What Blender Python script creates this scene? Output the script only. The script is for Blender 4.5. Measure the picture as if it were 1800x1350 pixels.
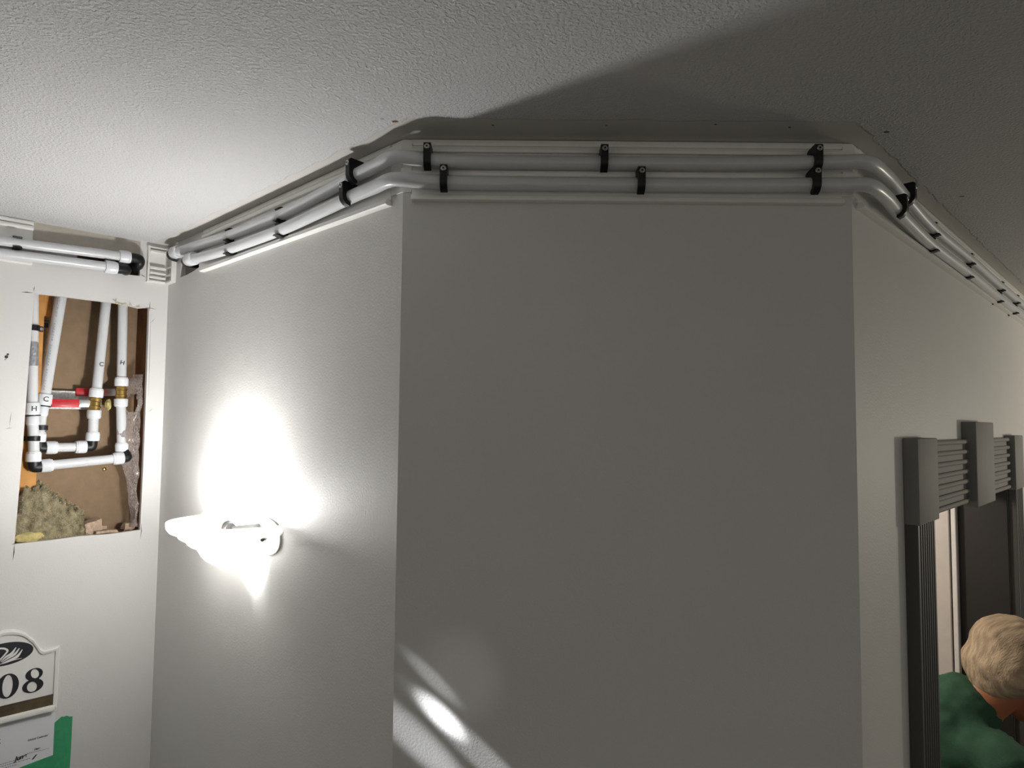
import bpy, bmesh, math, random
from mathutils import Vector, Matrix, noise
random.seed(7)
S = bpy.context.scene
for o in list(bpy.data.objects):
    bpy.data.objects.remove(o, do_unlink=True)
COL = S.collection

# ------------------------------------------------------------------ camera
CAMZ = 1.9661
cam_d = bpy.data.cameras.new('camera'); cam = bpy.data.objects.new('camera', cam_d); COL.objects.link(cam)
cam_d.sensor_fit = 'HORIZONTAL'; cam_d.sensor_width = 36.0; cam_d.lens = 1211.1 * 36 / 1800
cam_d.clip_start = 0.02
r_ = Vector((0.99975291, -0.02015913, 0.00936674)); u_ = Vector((-0.01053195, -0.0584932, 0.99823225)); f_ = Vector((0.0195756, 0.99808424, 0.05869106))
cam.matrix_world = Matrix(((r_.x, u_.x, -f_.x, 0), (r_.y, u_.y, -f_.y, 0), (r_.z, u_.z, -f_.z, CAMZ), (0, 0, 0, 1)))
S.camera = cam

# ------------------------------------------------------------------ wall frames
CEIL = 2.44; FLOOR = -0.08
s2 = math.sqrt(.5)
BC = Vector((-0.16219, 1.13)); CD = Vector((0.58447, 1.11529)); AB = Vector((-0.89573, 1.86353))
cdir = (CD - BC).normalized()
LC = (CD - BC).length; LB = (AB - BC).length
# origin, u direction (away from the origin corner), outward normal, angle of the viewer's "right"
WALL = {'A': (AB, Vector((-s2, -s2)), Vector((s2, -s2)), math.radians(45)),
        'B': (BC, Vector((-s2, s2)), Vector((-s2, -s2)), math.radians(-45)),
        'C': (BC, cdir, Vector((cdir.y, -cdir.x)), math.atan2(cdir.y, cdir.x)),
        'D': (CD, Vector((s2, s2)), Vector((s2, -s2)), math.radians(45))}
def P(w, u, off, z):
    o, ud, n, _ = WALL[w]
    q = o + ud * u + n * off
    return Vector((q.x, q.y, z))
def ANG(w): return WALL[w][3]

# ------------------------------------------------------------------ world, exposure, lights
world = bpy.data.worlds.new('world'); S.world = world; world.use_nodes = True
bg = world.node_tree.nodes['Background']
bg.inputs[0].default_value = (0.98, 0.94, 0.84, 1); bg.inputs[1].default_value = 0.37
S.view_settings.view_transform = 'Standard'; S.view_settings.look = 'None'
S.view_settings.exposure = 0.0; S.view_settings.gamma = 1.0
S.view_settings.use_curve_mapping = False
def point_light(name, loc, power, col, radius):
    d = bpy.data.lights.new(name, 'POINT'); d.energy = power; d.color = col; d.shadow_soft_size = radius
    o = bpy.data.objects.new(name, d); COL.objects.link(o); o.location = loc; return o
def spot_light(name, loc, target, power, ang, blend, col, radius=.004):
    d = bpy.data.lights.new(name, 'SPOT'); d.energy = power; d.color = col; d.shadow_soft_size = radius
    d.spot_size = math.radians(ang); d.spot_blend = blend
    o = bpy.data.objects.new(name, d); COL.objects.link(o); o.location = loc
    o.rotation_euler = (Vector(target) - Vector(loc)).to_track_quat('-Z', 'Y').to_euler(); return o
# the next hallway lamp further down the right-hand wall, and the lamp inside the open room
point_light('hallway_lamp_light', P('D', 2.5, 1.15, 1.80), 28, (1.0, .91, .74), .10)
point_light('room_lamp_light', P('D', .62, -.62, 1.95), 18, (1.0, .90, .78), .06)
# added spots, no real lamps, throwing the streaks and glow on the middle wall
spot_light('light_patch_spot', P('C', .80, .30, .83), P('C', .078, 0, 1.500), 260, 2.1, 1.0, (.95, .97, 1))
spot_light('light_patch_spot', P('C', 1.10, .17, .57), P('C', .145, 0, 1.437), 150, 2.0, .8, (.95, .97, 1))
spot_light('light_patch_spot', P('C', 1.00, .26, .60), P('C', .040, 0, 1.462), 170, 2.6, 1.0, (.95, .97, 1))
spot_light('light_patch_spot', P('C', 1.00, .24, .68), P('C', .062, 0, 1.560), 90, 1.2, .9, (.95, .97, 1))
spot_light('light_patch_spot', P('C', .35, 1.1, .9), P('C', .108, 0, 1.563), 3.0, 7.0, 1.0, (1, .98, .92))

# ------------------------------------------------------------------ materials
def srgb(r, g, b):
    f = lambda c: c / 12.92 if c <= .04045 else ((c + .055) / 1.055) ** 2.4
    return (f(r / 255), f(g / 255), f(b / 255), 1)
MATS = {}
def mat(name, col, rough=.5, metal=0, noise_amt=.06, nscale=30, bump=0, bscale=200, spec=.5, emit=0, coat=0):
    if name in MATS: return MATS[name]
    m = bpy.data.materials.new(name); m.use_nodes = True; nt = m.node_tree; b = nt.nodes['Principled BSDF']
    b.inputs['Roughness'].default_value = rough; b.inputs['Metallic'].default_value = metal
    b.inputs['Specular IOR Level'].default_value = spec; b.inputs['Coat Weight'].default_value = coat
    tc = nt.nodes.new('ShaderNodeTexCoord')
    n = nt.nodes.new('ShaderNodeTexNoise'); n.inputs['Scale'].default_value = nscale; n.inputs['Detail'].default_value = 4
    nt.links.new(tc.outputs['Object'], n.inputs['Vector'])
    mx = nt.nodes.new('ShaderNodeMix'); mx.data_type = 'RGBA'; mx.blend_type = 'MULTIPLY'
    mr = nt.nodes.new('ShaderNodeMapRange'); mr.inputs['From Min'].default_value = .3; mr.inputs['From Max'].default_value = .7
    mr.inputs['To Min'].default_value = 1 - noise_amt; mr.inputs['To Max'].default_value = 1.0
    nt.links.new(n.outputs['Fac'], mr.inputs['Value'])
    mx.inputs['Factor'].default_value = 1; mx.inputs['A'].default_value = (*col[:3], 1)
    nt.links.new(mr.outputs['Result'], mx.inputs['B']); nt.links.new(mx.outputs['Result'], b.inputs['Base Color'])
    if bump:
        n2 = nt.nodes.new('ShaderNodeTexNoise'); n2.inputs['Scale'].default_value = bscale; n2.inputs['Detail'].default_value = 3
        nt.links.new(tc.outputs['Object'], n2.inputs['Vector'])
        bp = nt.nodes.new('ShaderNodeBump'); bp.inputs['Strength'].default_value = 1; bp.inputs['Distance'].default_value = bump
        nt.links.new(n2.outputs['Fac'], bp.inputs['Height']); nt.links.new(bp.outputs['Normal'], b.inputs['Normal'])
    if emit:
        b.inputs['Emission Color'].default_value = (*col[:3], 1); b.inputs['Emission Strength'].default_value = emit
    MATS[name] = m; return m
WALLM = mat('wall_paint', (.69, .68, .665), .55, noise_amt=.03, nscale=6, bump=.0004, bscale=260, spec=.35)
WHITEP = mat('white_plastic', (.85, .84, .81), .35, noise_amt=.05, nscale=40)
PIPE = mat('white_pipe', (.66, .675, .69), .28, noise_amt=.04, nscale=25)
PIPE.node_tree.nodes['Principled BSDF'].inputs['Subsurface Weight'].default_value = .25
PIPE.node_tree.nodes['Principled BSDF'].inputs['Subsurface Radius'].default_value = (.01, .01, .01)
COLLAR = mat('white_fitting', (.76, .78, .81), .25, noise_amt=.03)
BLACK = mat('black_plastic', (.008, .008, .009), .45, noise_amt=.1, spec=.35)
STEEL = mat('steel', (.52, .52, .51), .42, 1, noise_amt=.1)
BRASS = mat('brass', (.62, .43, .14), .3, 1, noise_amt=.2, nscale=80)
RED = mat('red_coating', (.46, .012, .02), .4, noise_amt=.15)
KRAFT = mat('brown_board', (.27, .19, .12), .9, noise_amt=.15, nscale=40, bump=.0004, bscale=300, spec=.1)
WOOD = mat('orange_wood', (.60, .30, .09), .7, noise_amt=.35, nscale=25, spec=.2)
DWOOD = mat('brown_wood', (.22, .10, .045), .8, noise_amt=.4, nscale=30, spec=.2)
PENCIL = mat('pencil', (.04, .04, .04), .8)
BARE = mat('bare_plaster', (.47, .43, .375), .8, noise_amt=.12, nscale=60, bump=.0003)
INK = mat('black_print', (.012, .013, .018), .45)
SIGNW = mat('sign_white', (.78, .77, .75), .4, noise_amt=.02)
PAPER = mat('paper', (.76, .77, .80), .7, noise_amt=.02)
TAPE = mat('green_tape', (.035, .30, .135), .6, noise_amt=.18, nscale=90, bump=.0002, bscale=500)
FOIL = mat('foil', (.80, .80, .79), .5, .1, noise_amt=.45, nscale=160, bump=.0015, bscale=180)
TRIMP = mat('grey_trim_paint', (.23, .225, .212), .7, noise_amt=.05)
DARKJ = mat('dark_jamb_paint', (.024, .021, .018), .5)
DOORP = mat('pale_door_paint', (.66, .60, .56), .5)
WHITET = mat('white_trim_paint', (.85, .83, .80), .4)
CARPET = mat('carpet', (.07, .063, .055), .95, noise_amt=.4, nscale=120)
WOOL = mat('mineral_wool', (.33, .285, .18), .95, noise_amt=.65, nscale=70, bump=.004, bscale=220, spec=.05)
FIBRE = mat('pale_fibre', (.66, .60, .40), .8)
YELLOW = mat('yellow_wool', (.62, .52, .22), .95, noise_amt=.35, nscale=90, bump=.002, bscale=200)
RUBBLE = mat('pink_rubble', (.52, .38, .28), .95, noise_amt=.4, nscale=120, bump=.001, bscale=200)
SKIN = mat('skin', (.42, .15, .075), .5)
HAIRM = mat('sandy_hair', (.58, .44, .30), .8, noise_amt=.55, nscale=30, bump=.002, bscale=160, spec=.2)
for n_ in list(HAIRM.node_tree.nodes):      # stretch the noise into strands
    if n_.type == 'TEX_NOISE':
        mp = HAIRM.node_tree.nodes.new('ShaderNodeMapping'); mp.inputs['Scale'].default_value = (.45, 3.0, 1.0); mp.inputs['Rotation'].default_value = (0, .5, .1)
        HAIRM.node_tree.links.new(n_.inputs['Vector'].links[0].from_socket, mp.inputs['Vector']); HAIRM.node_tree.links.new(mp.outputs['Vector'], n_.inputs['Vector'])
SHIRT = mat('green_cloth', (.050, .112, .072), .9, noise_amt=.3, nscale=18, bump=.0006, bscale=500, spec=.1)
TROUS = mat('dark_cloth', (.03, .03, .045), .9)

def ceiling_material():
    m = bpy.data.materials.new('ceiling_texture'); m.use_nodes = True; nt = m.node_tree; b = nt.nodes['Principled BSDF']
    b.inputs['Roughness'].default_value = .9; b.inputs['Specular IOR Level'].default_value = .15
    N = nt.nodes.new; L = nt.links.new
    geo = N('ShaderNodeNewGeometry')
    def math_(op, a, bb=None):
        n = N('ShaderNodeMath'); n.operation = op
        for i, v in enumerate((a, bb)):
            if v is None: continue
            if isinstance(v, (int, float)): n.inputs[i].default_value = v
            else: L(v, n.inputs[i])
        return n.outputs[0]
    outs = []
    for w, wid in (('B', .045), ('C', .082), ('D', .034)):
        o, ud, nn, _ = WALL[w]
        vm = N('ShaderNodeVectorMath'); vm.operation = 'DOT_PRODUCT'; L(geo.outputs['Position'], vm.inputs[0]); vm.inputs[1].default_value = (nn.x, nn.y, 0)
        outs.append(math_('SUBTRACT', vm.outputs['Value'], o.dot(nn) + wid))
    d = math_('MAXIMUM', math_('MAXIMUM', outs[0], outs[1]), outs[2])
    wob = N('ShaderNodeTexNoise'); wob.inputs['Scale'].default_value = 30; L(geo.outputs['Position'], wob.inputs['Vector'])
    d = math_('ADD', d, math_('MULTIPLY', math_('SUBTRACT', wob.outputs['Fac'], .5), .02))
    mr = N('ShaderNodeMapRange'); mr.inputs['From Min'].default_value = -.0015; mr.inputs['From Max'].default_value = .0015; L(d, mr.inputs['Value'])
    mask = mr.outputs['Result']
    n1 = N('ShaderNodeTexNoise'); n1.inputs['Scale'].default_value = 200; n1.inputs['Detail'].default_value = 2.5; n1.inputs['Roughness'].default_value = .55
    L(geo.outputs['Position'], n1.inputs['Vector'])
    h1 = N('ShaderNodeMapRange'); h1.inputs['From Min'].default_value = .42; h1.inputs['From Max'].default_value = .66; L(n1.outputs['Fac'], h1.inputs['Value'])
    h = math_('MULTIPLY', math_('ADD', h1.outputs['Result'], .7), mask)
    bp = N('ShaderNodeBump'); bp.inputs['Strength'].default_value = 1; bp.inputs['Distance'].default_value = .0014; L(h, bp.inputs['Height'])
    L(bp.outputs['Normal'], b.inputs['Normal'])
    n3 = N('ShaderNodeTexNoise'); n3.inputs['Scale'].default_value = 3; n3.inputs['Detail'].default_value = 4; L(geo.outputs['Position'], n3.inputs['Vector'])
    mx = N('ShaderNodeMix'); mx.data_type = 'RGBA'; mx.inputs['A'].default_value = (.62, .62, .62, 1); mx.inputs['B'].default_value = (.69, .69, .69, 1)
    L(n3.outputs['Fac'], mx.inputs['Factor'])
    m2 = N('ShaderNodeMix'); m2.data_type = 'RGBA'; m2.inputs['A'].default_value = (.60, .585, .555, 1); L(mask, m2.inputs['Factor']); L(mx.outputs['Result'], m2.inputs['B'])
    L(m2.outputs['Result'], b.inputs['Base Color'])
    return m
CEILM = ceiling_material()

def glass_material():
    m = bpy.data.materials.new('frosted_glass'); m.use_nodes = True; nt = m.node_tree
    nt.nodes.remove(nt.nodes['Principled BSDF']); out = nt.nodes['Material Output']
    d = nt.nodes.new('ShaderNodeBsdfDiffuse'); d.inputs[0].default_value = (.86, .86, .84, 1)
    t = nt.nodes.new('ShaderNodeBsdfTranslucent'); t.inputs[0].default_value = (.97, .97, .96, 1)
    g = nt.nodes.new('ShaderNodeBsdfGlossy'); g.inputs['Roughness'].default_value = .25
    n = nt.nodes.new('ShaderNodeTexNoise'); n.inputs['Scale'].default_value = 12
    mr = nt.nodes.new('ShaderNodeMapRange'); mr.inputs['To Min'].default_value = .84; mr.inputs['To Max'].default_value = .90
    nt.links.new(n.outputs['Fac'], mr.inputs['Value'])
    a = nt.nodes.new('ShaderNodeMixShader'); nt.links.new(mr.outputs['Result'], a.inputs[0]); nt.links.new(d.outputs[0], a.inputs[1]); nt.links.new(t.outputs[0], a.inputs[2])
    tp = nt.nodes.new('ShaderNodeBsdfTransparent'); tp.inputs[0].default_value = (.97, .97, .96, 1)
    a2 = nt.nodes.new('ShaderNodeMixShader'); tcg = nt.nodes.new('ShaderNodeTexCoord'); sx = nt.nodes.new('ShaderNodeSeparateXYZ'); nt.links.new(tcg.outputs['Object'], sx.inputs[0])
    mg = nt.nodes.new('ShaderNodeMapRange'); mg.interpolation_type = 'SMOOTHSTEP'; mg.inputs['From Min'].default_value = .008; mg.inputs['From Max'].default_value = .062; mg.inputs['To Min'].default_value = .28; mg.inputs['To Max'].default_value = .66
    nt.links.new(sx.outputs['Z'], mg.inputs['Value']); nt.links.new(mg.outputs['Result'], a2.inputs[0]); nt.links.new(a.outputs[0], a2.inputs[1]); nt.links.new(tp.outputs[0], a2.inputs[2]); a = a2
    c = nt.nodes.new('ShaderNodeMixShader'); c.inputs[0].default_value = .05; nt.links.new(a.outputs[0], c.inputs[1]); nt.links.new(g.outputs[0], c.inputs[2])
    nt.links.new(c.outputs[0], out.inputs['Surface']); return m
GLASS = glass_material()
def film_material():
    m = bpy.data.materials.new('clear_film'); m.use_nodes = True; nt = m.node_tree
    b = nt.nodes['Principled BSDF']; out = nt.nodes['Material Output']
    b.inputs['Base Color'].default_value = (.42, .36, .33, 1); b.inputs['Roughness'].default_value = .22
    t = nt.nodes.new('ShaderNodeBsdfTransparent'); t.inputs[0].default_value = (.85, .82, .80, 1)
    n = nt.nodes.new('ShaderNodeTexNoise'); n.inputs['Scale'].default_value = 45; n.inputs['Detail'].default_value = 5
    mr = nt.nodes.new('ShaderNodeMapRange'); mr.inputs['From Min'].default_value = .3; mr.inputs['From Max'].default_value = .7; mr.inputs['To Min'].default_value = .2; mr.inputs['To Max'].default_value = .78
    nt.links.new(n.outputs['Fac'], mr.inputs['Value'])
    a = nt.nodes.new('ShaderNodeMixShader'); nt.links.new(mr.outputs['Result'], a.inputs[0]); nt.links.new(t.outputs[0], a.inputs[1]); nt.links.new(b.outputs[0], a.inputs[2])
    nt.links.new(a.outputs[0], out.inputs['Surface']); return m
FILM = film_material()

# ------------------------------------------------------------------ builders
def link(name, me, material, parent=None, smooth=40, loc=None, rotz=0):
    if material is not None and not me.materials: me.materials.append(material)
    if smooth:
        for p in me.polygons: p.use_smooth = True
        me.set_sharp_from_angle(angle=math.radians(smooth))
    o = bpy.data.objects.new(name, me); COL.objects.link(o)
    if parent: o.parent = parent
    if loc is not None: o.location = loc
    o.rotation_euler.z = rotz
    return o
def thing(name, label, cat, loc=(0, 0, 0), rotz=0, group=None):
    o = bpy.data.objects.new(name, None); o.empty_display_size = .02; COL.objects.link(o)
    o.location = loc; o.rotation_euler = (0, 0, rotz); tag(o, label, cat, group); return o
def tag(o, label, cat, group=None):
    o['label'] = label; o['category'] = cat
    if group: o['group'] = group
    return o
def struct(o, label, cat):
    o['kind'] = 'structure'; o['label'] = label; o['category'] = cat; return o
class MB:
    def __init__(s): s.bm = bmesh.new()
    def face(s, vs):
        try: return s.bm.faces.new(vs)
        except ValueError: return None
    def box(s, x0, x1, y0, y1, z0, z1, bev=0, seg=2):
        b = bmesh.new(); bmesh.ops.create_cube(b, size=1)
        for v in b.verts: v.co = Vector(((x0 + x1) / 2 + v.co.x * (x1 - x0), (y0 + y1) / 2 + v.co.y * (y1 - y0), (z0 + z1) / 2 + v.co.z * (z1 - z0)))
        if bev: bmesh.ops.bevel(b, geom=b.edges[:], offset=bev, segments=seg, affect='EDGES', profile=.5)
        s.merge(b); return s
    def merge(s, b, M=None):
        if M is not None: bmesh.ops.transform(b, matrix=M, verts=b.verts)
        me = bpy.data.meshes.new('t'); b.to_mesh(me); b.free(); s.bm.from_mesh(me); bpy.data.meshes.remove(me)
    def tube(s, pts, rad, seg=20, caps=True):
        pts = [Vector(p) for p in pts]; n = len(pts)
        rads = rad if isinstance(rad, (list, tuple)) else [rad] * n
        T = [(pts[min(i + 1, n - 1)] - pts[max(i - 1, 0)]).normalized() for i in range(n)]
        up = Vector((0, 0, 1)) if abs(T[0].z) < .9 else Vector((1, 0, 0))
        nr = (up - T[0] * up.dot(T[0])).normalized(); rings = []
        for i in range(n):
            nr = (nr - T[i] * nr.dot(T[i])).normalized(); bn = T[i].cross(nr)
            rings.append([s.bm.verts.new(pts[i] + (nr * math.cos(2 * math.pi * k / seg) + bn * math.sin(2 * math.pi * k / seg)) * rads[i]) for k in range(seg)])
        for i in range(n - 1):
            for k in range(seg): s.face([rings[i][k], rings[i][(k + 1) % seg], rings[i + 1][(k + 1) % seg], rings[i + 1][k]])
        if caps: s.face(rings[0][::-1]); s.face(rings[-1])
        return s
    def stepped(s, p0, p1, prof, seg=24):
        # revolve around p0->p1; prof = [(t, radius)]
        p0 = Vector(p0); p1 = Vector(p1)
        s.tube_raw(p0, (p1 - p0), prof, seg); return s
    def tube_raw(s, p0, ax, prof, seg):
        T = ax.normalized(); up = Vector((0, 0, 1)) if abs(T.z) < .9 else Vector((1, 0, 0))
        nr = (up - T * up.dot(T)).normalized(); bn = T.cross(nr); rings = []
        for t, r in prof:
            rings.append([s.bm.verts.new(p0 + ax * t + (nr * math.cos(2 * math.pi * k / seg) + bn * math.sin(2 * math.pi * k / seg)) * r) for k in range(seg)])
        for i in range(len(rings) - 1):
            for k in range(seg): s.face([rings[i][k], rings[i][(k + 1) % seg], rings[i + 1][(k + 1) % seg], rings[i + 1][k]])
        s.face(rings[0][::-1]); s.face(rings[-1])
    def prism_x(s, prof, x0, x1):
        # prof: [(out, z)] closed polygon; out = -y
        a = [s.bm.verts.new((x0, -o, z)) for o, z in prof]; b = [s.bm.verts.new((x1, -o, z)) for o, z in prof]
        n = len(prof)
        for i in range(n): s.face([a[i], a[(i + 1) % n], b[(i + 1) % n], b[i]])
        s.face(a[::-1]); s.face(b); return s
    def prism_y(s, poly, y0, y1, holes=()):
        # poly in (x, z), extruded along y
        b = bmesh.new()
        for lp in [poly] + list(holes):
            vs = [b.verts.new((x, y0, z)) for x, z in lp]
            for i in range(len(vs)): b.edges.new((vs[i], vs[(i + 1) % len(vs)]))
        bmesh.ops.triangle_fill(b, use_beauty=True, use_dissolve=False, edges=b.edges[:])
        r = bmesh.ops.extrude_face_region(b, geom=b.faces[:])
        for e in r['geom']:
            if isinstance(e, bmesh.types.BMVert): e.co.y = y1
        s.merge(b); return s
    def sphere(s, c, r, seg=24, sc=(1, 1, 1), rings=14):
        b = bmesh.new(); bmesh.ops.create_uvsphere(b, u_segments=seg, v_segments=rings, radius=r)
        s.merge(b, Matrix.Translation(Vector(c)) @ Matrix.Diagonal((*sc, 1))); return s
    def build(s, name, material, parent=None, smooth=40, loc=None, rotz=0):
        bmesh.ops.recalc_face_normals(s.bm, faces=s.bm.faces[:])
        me = bpy.data.meshes.new(name); s.bm.to_mesh(me); s.bm.free()
        return link(name, me, material, parent, smooth, loc, rotz)
def catmull(pts, n=8):
    pts = [Vector(p) for p in pts]; out = []
    ext = [pts[0] * 2 - pts[1]] + pts + [pts[-1] * 2 - pts[-2]]
    for i in range(1, len(ext) - 2):
        p0, p1, p2, p3 = ext[i - 1:i + 3]
        for k in range(n):
            t = k / n
            out.append(.5 * ((2 * p1) + (p2 - p0) * t + (2 * p0 - 5 * p1 + 4 * p2 - p3) * t * t + (3 * p1 - p0 - 3 * p2 + p3) * t ** 3))
    out.append(pts[-1]); return out
def text_mesh(body, size, bold=0.0, shear=0.0):
    c = bpy.data.curves.new('t', 'FONT'); c.body = body; c.size = size; c.offset = bold; c.shear = shear; c.extrude = .0001
    c.align_x = 'CENTER'; c.align_y = 'CENTER'
    o = bpy.data.objects.new('t', c); COL.objects.link(o)
    dg = bpy.context.evaluated_depsgraph_get(); me = bpy.data.meshes.new_from_object(o.evaluated_get(dg))
    bpy.data.objects.remove(o); bpy.data.curves.remove(c)
    me.transform(Matrix.Rotation(math.radians(90), 4, 'X')); return me

# ------------------------------------------------------------------ the setting
# local frame on a wall: x = to the viewer's right, y = into the wall, z = up
def wall_slab(name, w, u0, u1, thick, holes, material, z0=FLOOR, z1=CEIL):
    sg = 1 if w in 'CD' else -1
    m = MB(); m.prism_y([(sg * u0, z0), (sg * u1, z0), (sg * u1, z1), (sg * u0, z1)], 0, thick, [[(sg * u, z) for u, z in h] for h in holes])
    o = WALL[w][0]
    return m.build(name, material, None, 0, (o.x, o.y, 0), ANG(w))
HOLE = [(.046, 1.683), (.12, 1.680), (.18, 1.682), (.25, 1.679), (.3155, 1.678), (.313, 1.76), (.309, 1.9), (.306, 2.06), (.303, 2.2), (.302, 2.268),
        (.25, 2.2685), (.18, 2.268), (.12, 2.268), (.085, 2.264), (.07, 2.262), (.046, 2.2665), (.045, 2.1), (.0445, 1.9)]
SLOT = [(.072, 2.347), (.130, 2.345), (.131, 2.354), (.216, 2.358), (.218, 2.386), (.15, 2.388), (.10, 2.386), (.073, 2.384)]
BHOLE = [(.836, 2.352), (.87, 2.347), (.91, 2.344), (.955, 2.343), (.956, 2.402), (.90, 2.404), (.838, 2.398)]
wa = struct(wall_slab('wall_left', 'A', 0, 3.0, .0125, [HOLE, SLOT], WALLM), 'light grey painted wall with a cut-out access hole and door number sign', 'wall')
wb = struct(wall_slab('wall_lamp', 'B', 0, LB, .0125, [BHOLE], WALLM), 'light grey wall carrying the glowing sconce', 'wall')
wc = struct(wall_slab('wall_middle', 'C', 0, LC, .0125, [], WALLM), 'shaded grey wall facing the viewer between two outside corners', 'wall')
OP0, OP1, OPZ = .392, 1.365, 1.80
wd = struct(wall_slab('wall_right', 'D', 0, 5.5, .0125, [[(OP0, FLOOR + .001), (OP1, FLOOR + .001), (OP1, OPZ), (OP0, OPZ)]], WALLM), 'beige grey wall running away to the doorway on the right', 'wall')
m = MB(); m.box(-4, 6, -3.5, 6, CEIL, CEIL + .06); struct(m.build('ceiling', CEILM, None, 0), 'white textured ceiling crossed by a hard lamp shadow', 'ceiling')
m = MB(); m.box(-4, 6, -3.5, 6, FLOOR - .06, FLOOR); struct(m.build('floor', CARPET, None, 0), 'dark hallway carpet', 'floor')
def onwall(w, u=0, off=0, z=0): return P(w, u, off, z)
# cavity behind the left wall
cav = struct(MB().box(-3.0, -.0, .098, .11, FLOOR, CEIL).build('wall_cavity', KRAFT, None, 0, (AB.x, AB.y, 0), ANG('A')), 'brown paper board at the back of the access hole', 'wall')
MB().box(-.37, -.270, .045, .0975, FLOOR, CEIL).build('stud', WOOD, cav, 0)
MB().box(-.2695, -.252, .07, .0975, 2.225, CEIL - .001).build('nailing_block', WOOD, cav, 0)
MB().box(-.043, -.004, .013, .0975, FLOOR, CEIL - .001).build('stud', DWOOD, cav, 0)
MB().box(-.3695, -.0435, .0135, .0975, 1.60, 1.676).build('fire_block', DWOOD, cav, 0)
MB().box(-.272, -.256, .066, .0695, 2.196, 2.208).build('black_mark', BLACK, cav, 0)
MB().box(-.270, -.254, .0685, .0697, 2.212, 2.214).build('black_mark', BLACK, cav, 0)
b = MB(); b.sphere((-.108, .097, 1.838), .005, 12, (1, .5, 1), 8); b.build('screw_head', BRASS, cav)
# room lining behind the lamp wall and the doorway room
struct(MB().box(-LB, .0, .09, .10, FLOOR, CEIL).build('wall_lining', DWOOD, None, 0, (BC.x, BC.y, 0), ANG('B')), 'dark framing behind the lamp wall', 'wall')
rm = struct(MB().box(-.1, 2.4, 1.7, 1.75, FLOOR, CEIL).build('wall_room', WALLM, None, 0, (CD.x, CD.y, 0), ANG('D')), 'back wall of the open room', 'wall')
MB().box(2.35, 2.4, .02, 1.699, FLOOR, CEIL).build('side_panel', WALLM, rm, 0)
MB().box(-.1, -.05, .12, 1.699, FLOOR, CEIL).build('side_panel', WALLM, rm, 0)

# wall marks
def mark(u0, z0, u1, z1, wd=.0012, name='pencil_mark', w='A', parent=wa, material=PENCIL):
    sg = -1 if w in 'AB' else 1
    a = Vector((sg * u0, 0, z0)); c = Vector((sg * u1, 0, z1)); d = (c - a).normalized(); n = Vector((-d.z, 0, d.x)) * wd / 2
    mid = (a + c) / 2 + n * .6
    vs = [a, mid - n, c, mid + n]
    bm = MB(); bm.prism_y([(v.x, v.z) for v in vs], -.0003, .0002)
    return bm.build(name, material, parent, 0)
for q in [(.329, 2.2665, .303, 2.2685, .0022), (.3025, 2.272, .302, 2.285, .0016), (.060, 2.2665, .027, 2.264, .0014), (.0445, 2.256, .044, 2.284, .0014),
          (.322, 1.679, .309, 1.678, .0018), (.316, 1.68, .317, 1.64, .0022), (.0435, 1.70, .0440, 1.66, .0016), (.0415, 2.25, .039, 2.03, .0008),
          (.041, 2.225, .030, 2.24, .0008), (.337, 1.95, .334, 1.985, .0009), (.345, 1.945, .330, 1.948, .0009), (.036, 1.99, .028, 2.0, .0008),
          (.072, 2.352, .056, 2.345, .0016), (.21, 2.392, .19, 2.390, .0014), (.2015, 2.386, .2013, 2.400, .0012), (.187, 2.388, .1865, 2.404, .0012),
          (.18, 2.405, .10, 2.392, .0009), (.165, 2.394, .115, 2.388, .0009), (.029, 2.424, .026, 2.414, .001), (.318, 2.388, .317, 2.396, .0012)]:
    mark(*q)
for k, (u, z, r) in enumerate([(.3495, 2.112, .0038), (.347, 2.118, .0025), (.351, 2.106, .0022)]):
    MB().sphere((-u, 0, z), r, 8, (1, .25, 1), 6).build('paint_chip', PENCIL if k != 2 else BARE, wa)
MB().prism_y([(-.309, 2.384), (-.20, 2.382), (-.12, 2.385), (-.074, 2.382), (-.0735, 2.438), (-.20, 2.4385), (-.3125, 2.4385)], -.0006, .0005).build('bare_plaster_patch', BARE, wa, 0)
for k in range(16):   # torn paper and fibre along the cut edge
    u = random.choice([random.uniform(.11, .15), random.uniform(.08, .12), random.uniform(.06, .1)]); l = random.uniform(.006, .018)
    a = random.uniform(-1.3, 1.3); z = 2.267 + random.uniform(-.006, .002)
    p0 = Vector((-u, -.001, z)); p1 = p0 + Vector((math.sin(a) * l, -random.uniform(.001, .006), math.cos(a) * l * random.choice([1, .6, -.5])))
    MB().tube([p0, (p0 + p1) / 2 + Vector((.001, -.001, .001)), p1], [.0009, .0007, .0003], 6).build('torn_paper', FIBRE, wa)
def ceil_mark(w, u, off, r, material):
    p = P(w, u, off, CEIL); m = MB()
    pts = [(p.x + math.cos(t) * r * random.uniform(.5, 1.2), p.y + math.sin(t) * r * random.uniform(.3, .8)) for t in [i * math.pi / 4 for i in range(8)]]
    a = [m.bm.verts.new((x, y, CEIL - .0006)) for x, y in pts]; b = [m.bm.verts.new((x, y, CEIL + .0004)) for x, y in pts]
    m.face(a)
    for i in range(8): m.face([a[i], a[(i + 1) % 8], b[(i + 1) % 8], b[i]])
    return m.build('ceiling_chip', material, bpy.data.objects['ceiling'], 0)
ceil_mark('C', -.003, .070, .006, DWOOD); ceil_mark('C', -.022, .078, .003, BARE); ceil_mark('D', -.011, .058, .0045, PENCIL); ceil_mark('D', .428, .077, .005, PENCIL)
for u, o in [(.15, .06), (.33, .063), (.5, .07), (.62, .062)]: ceil_mark('C', u, o, .0025, DWOOD)

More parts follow.
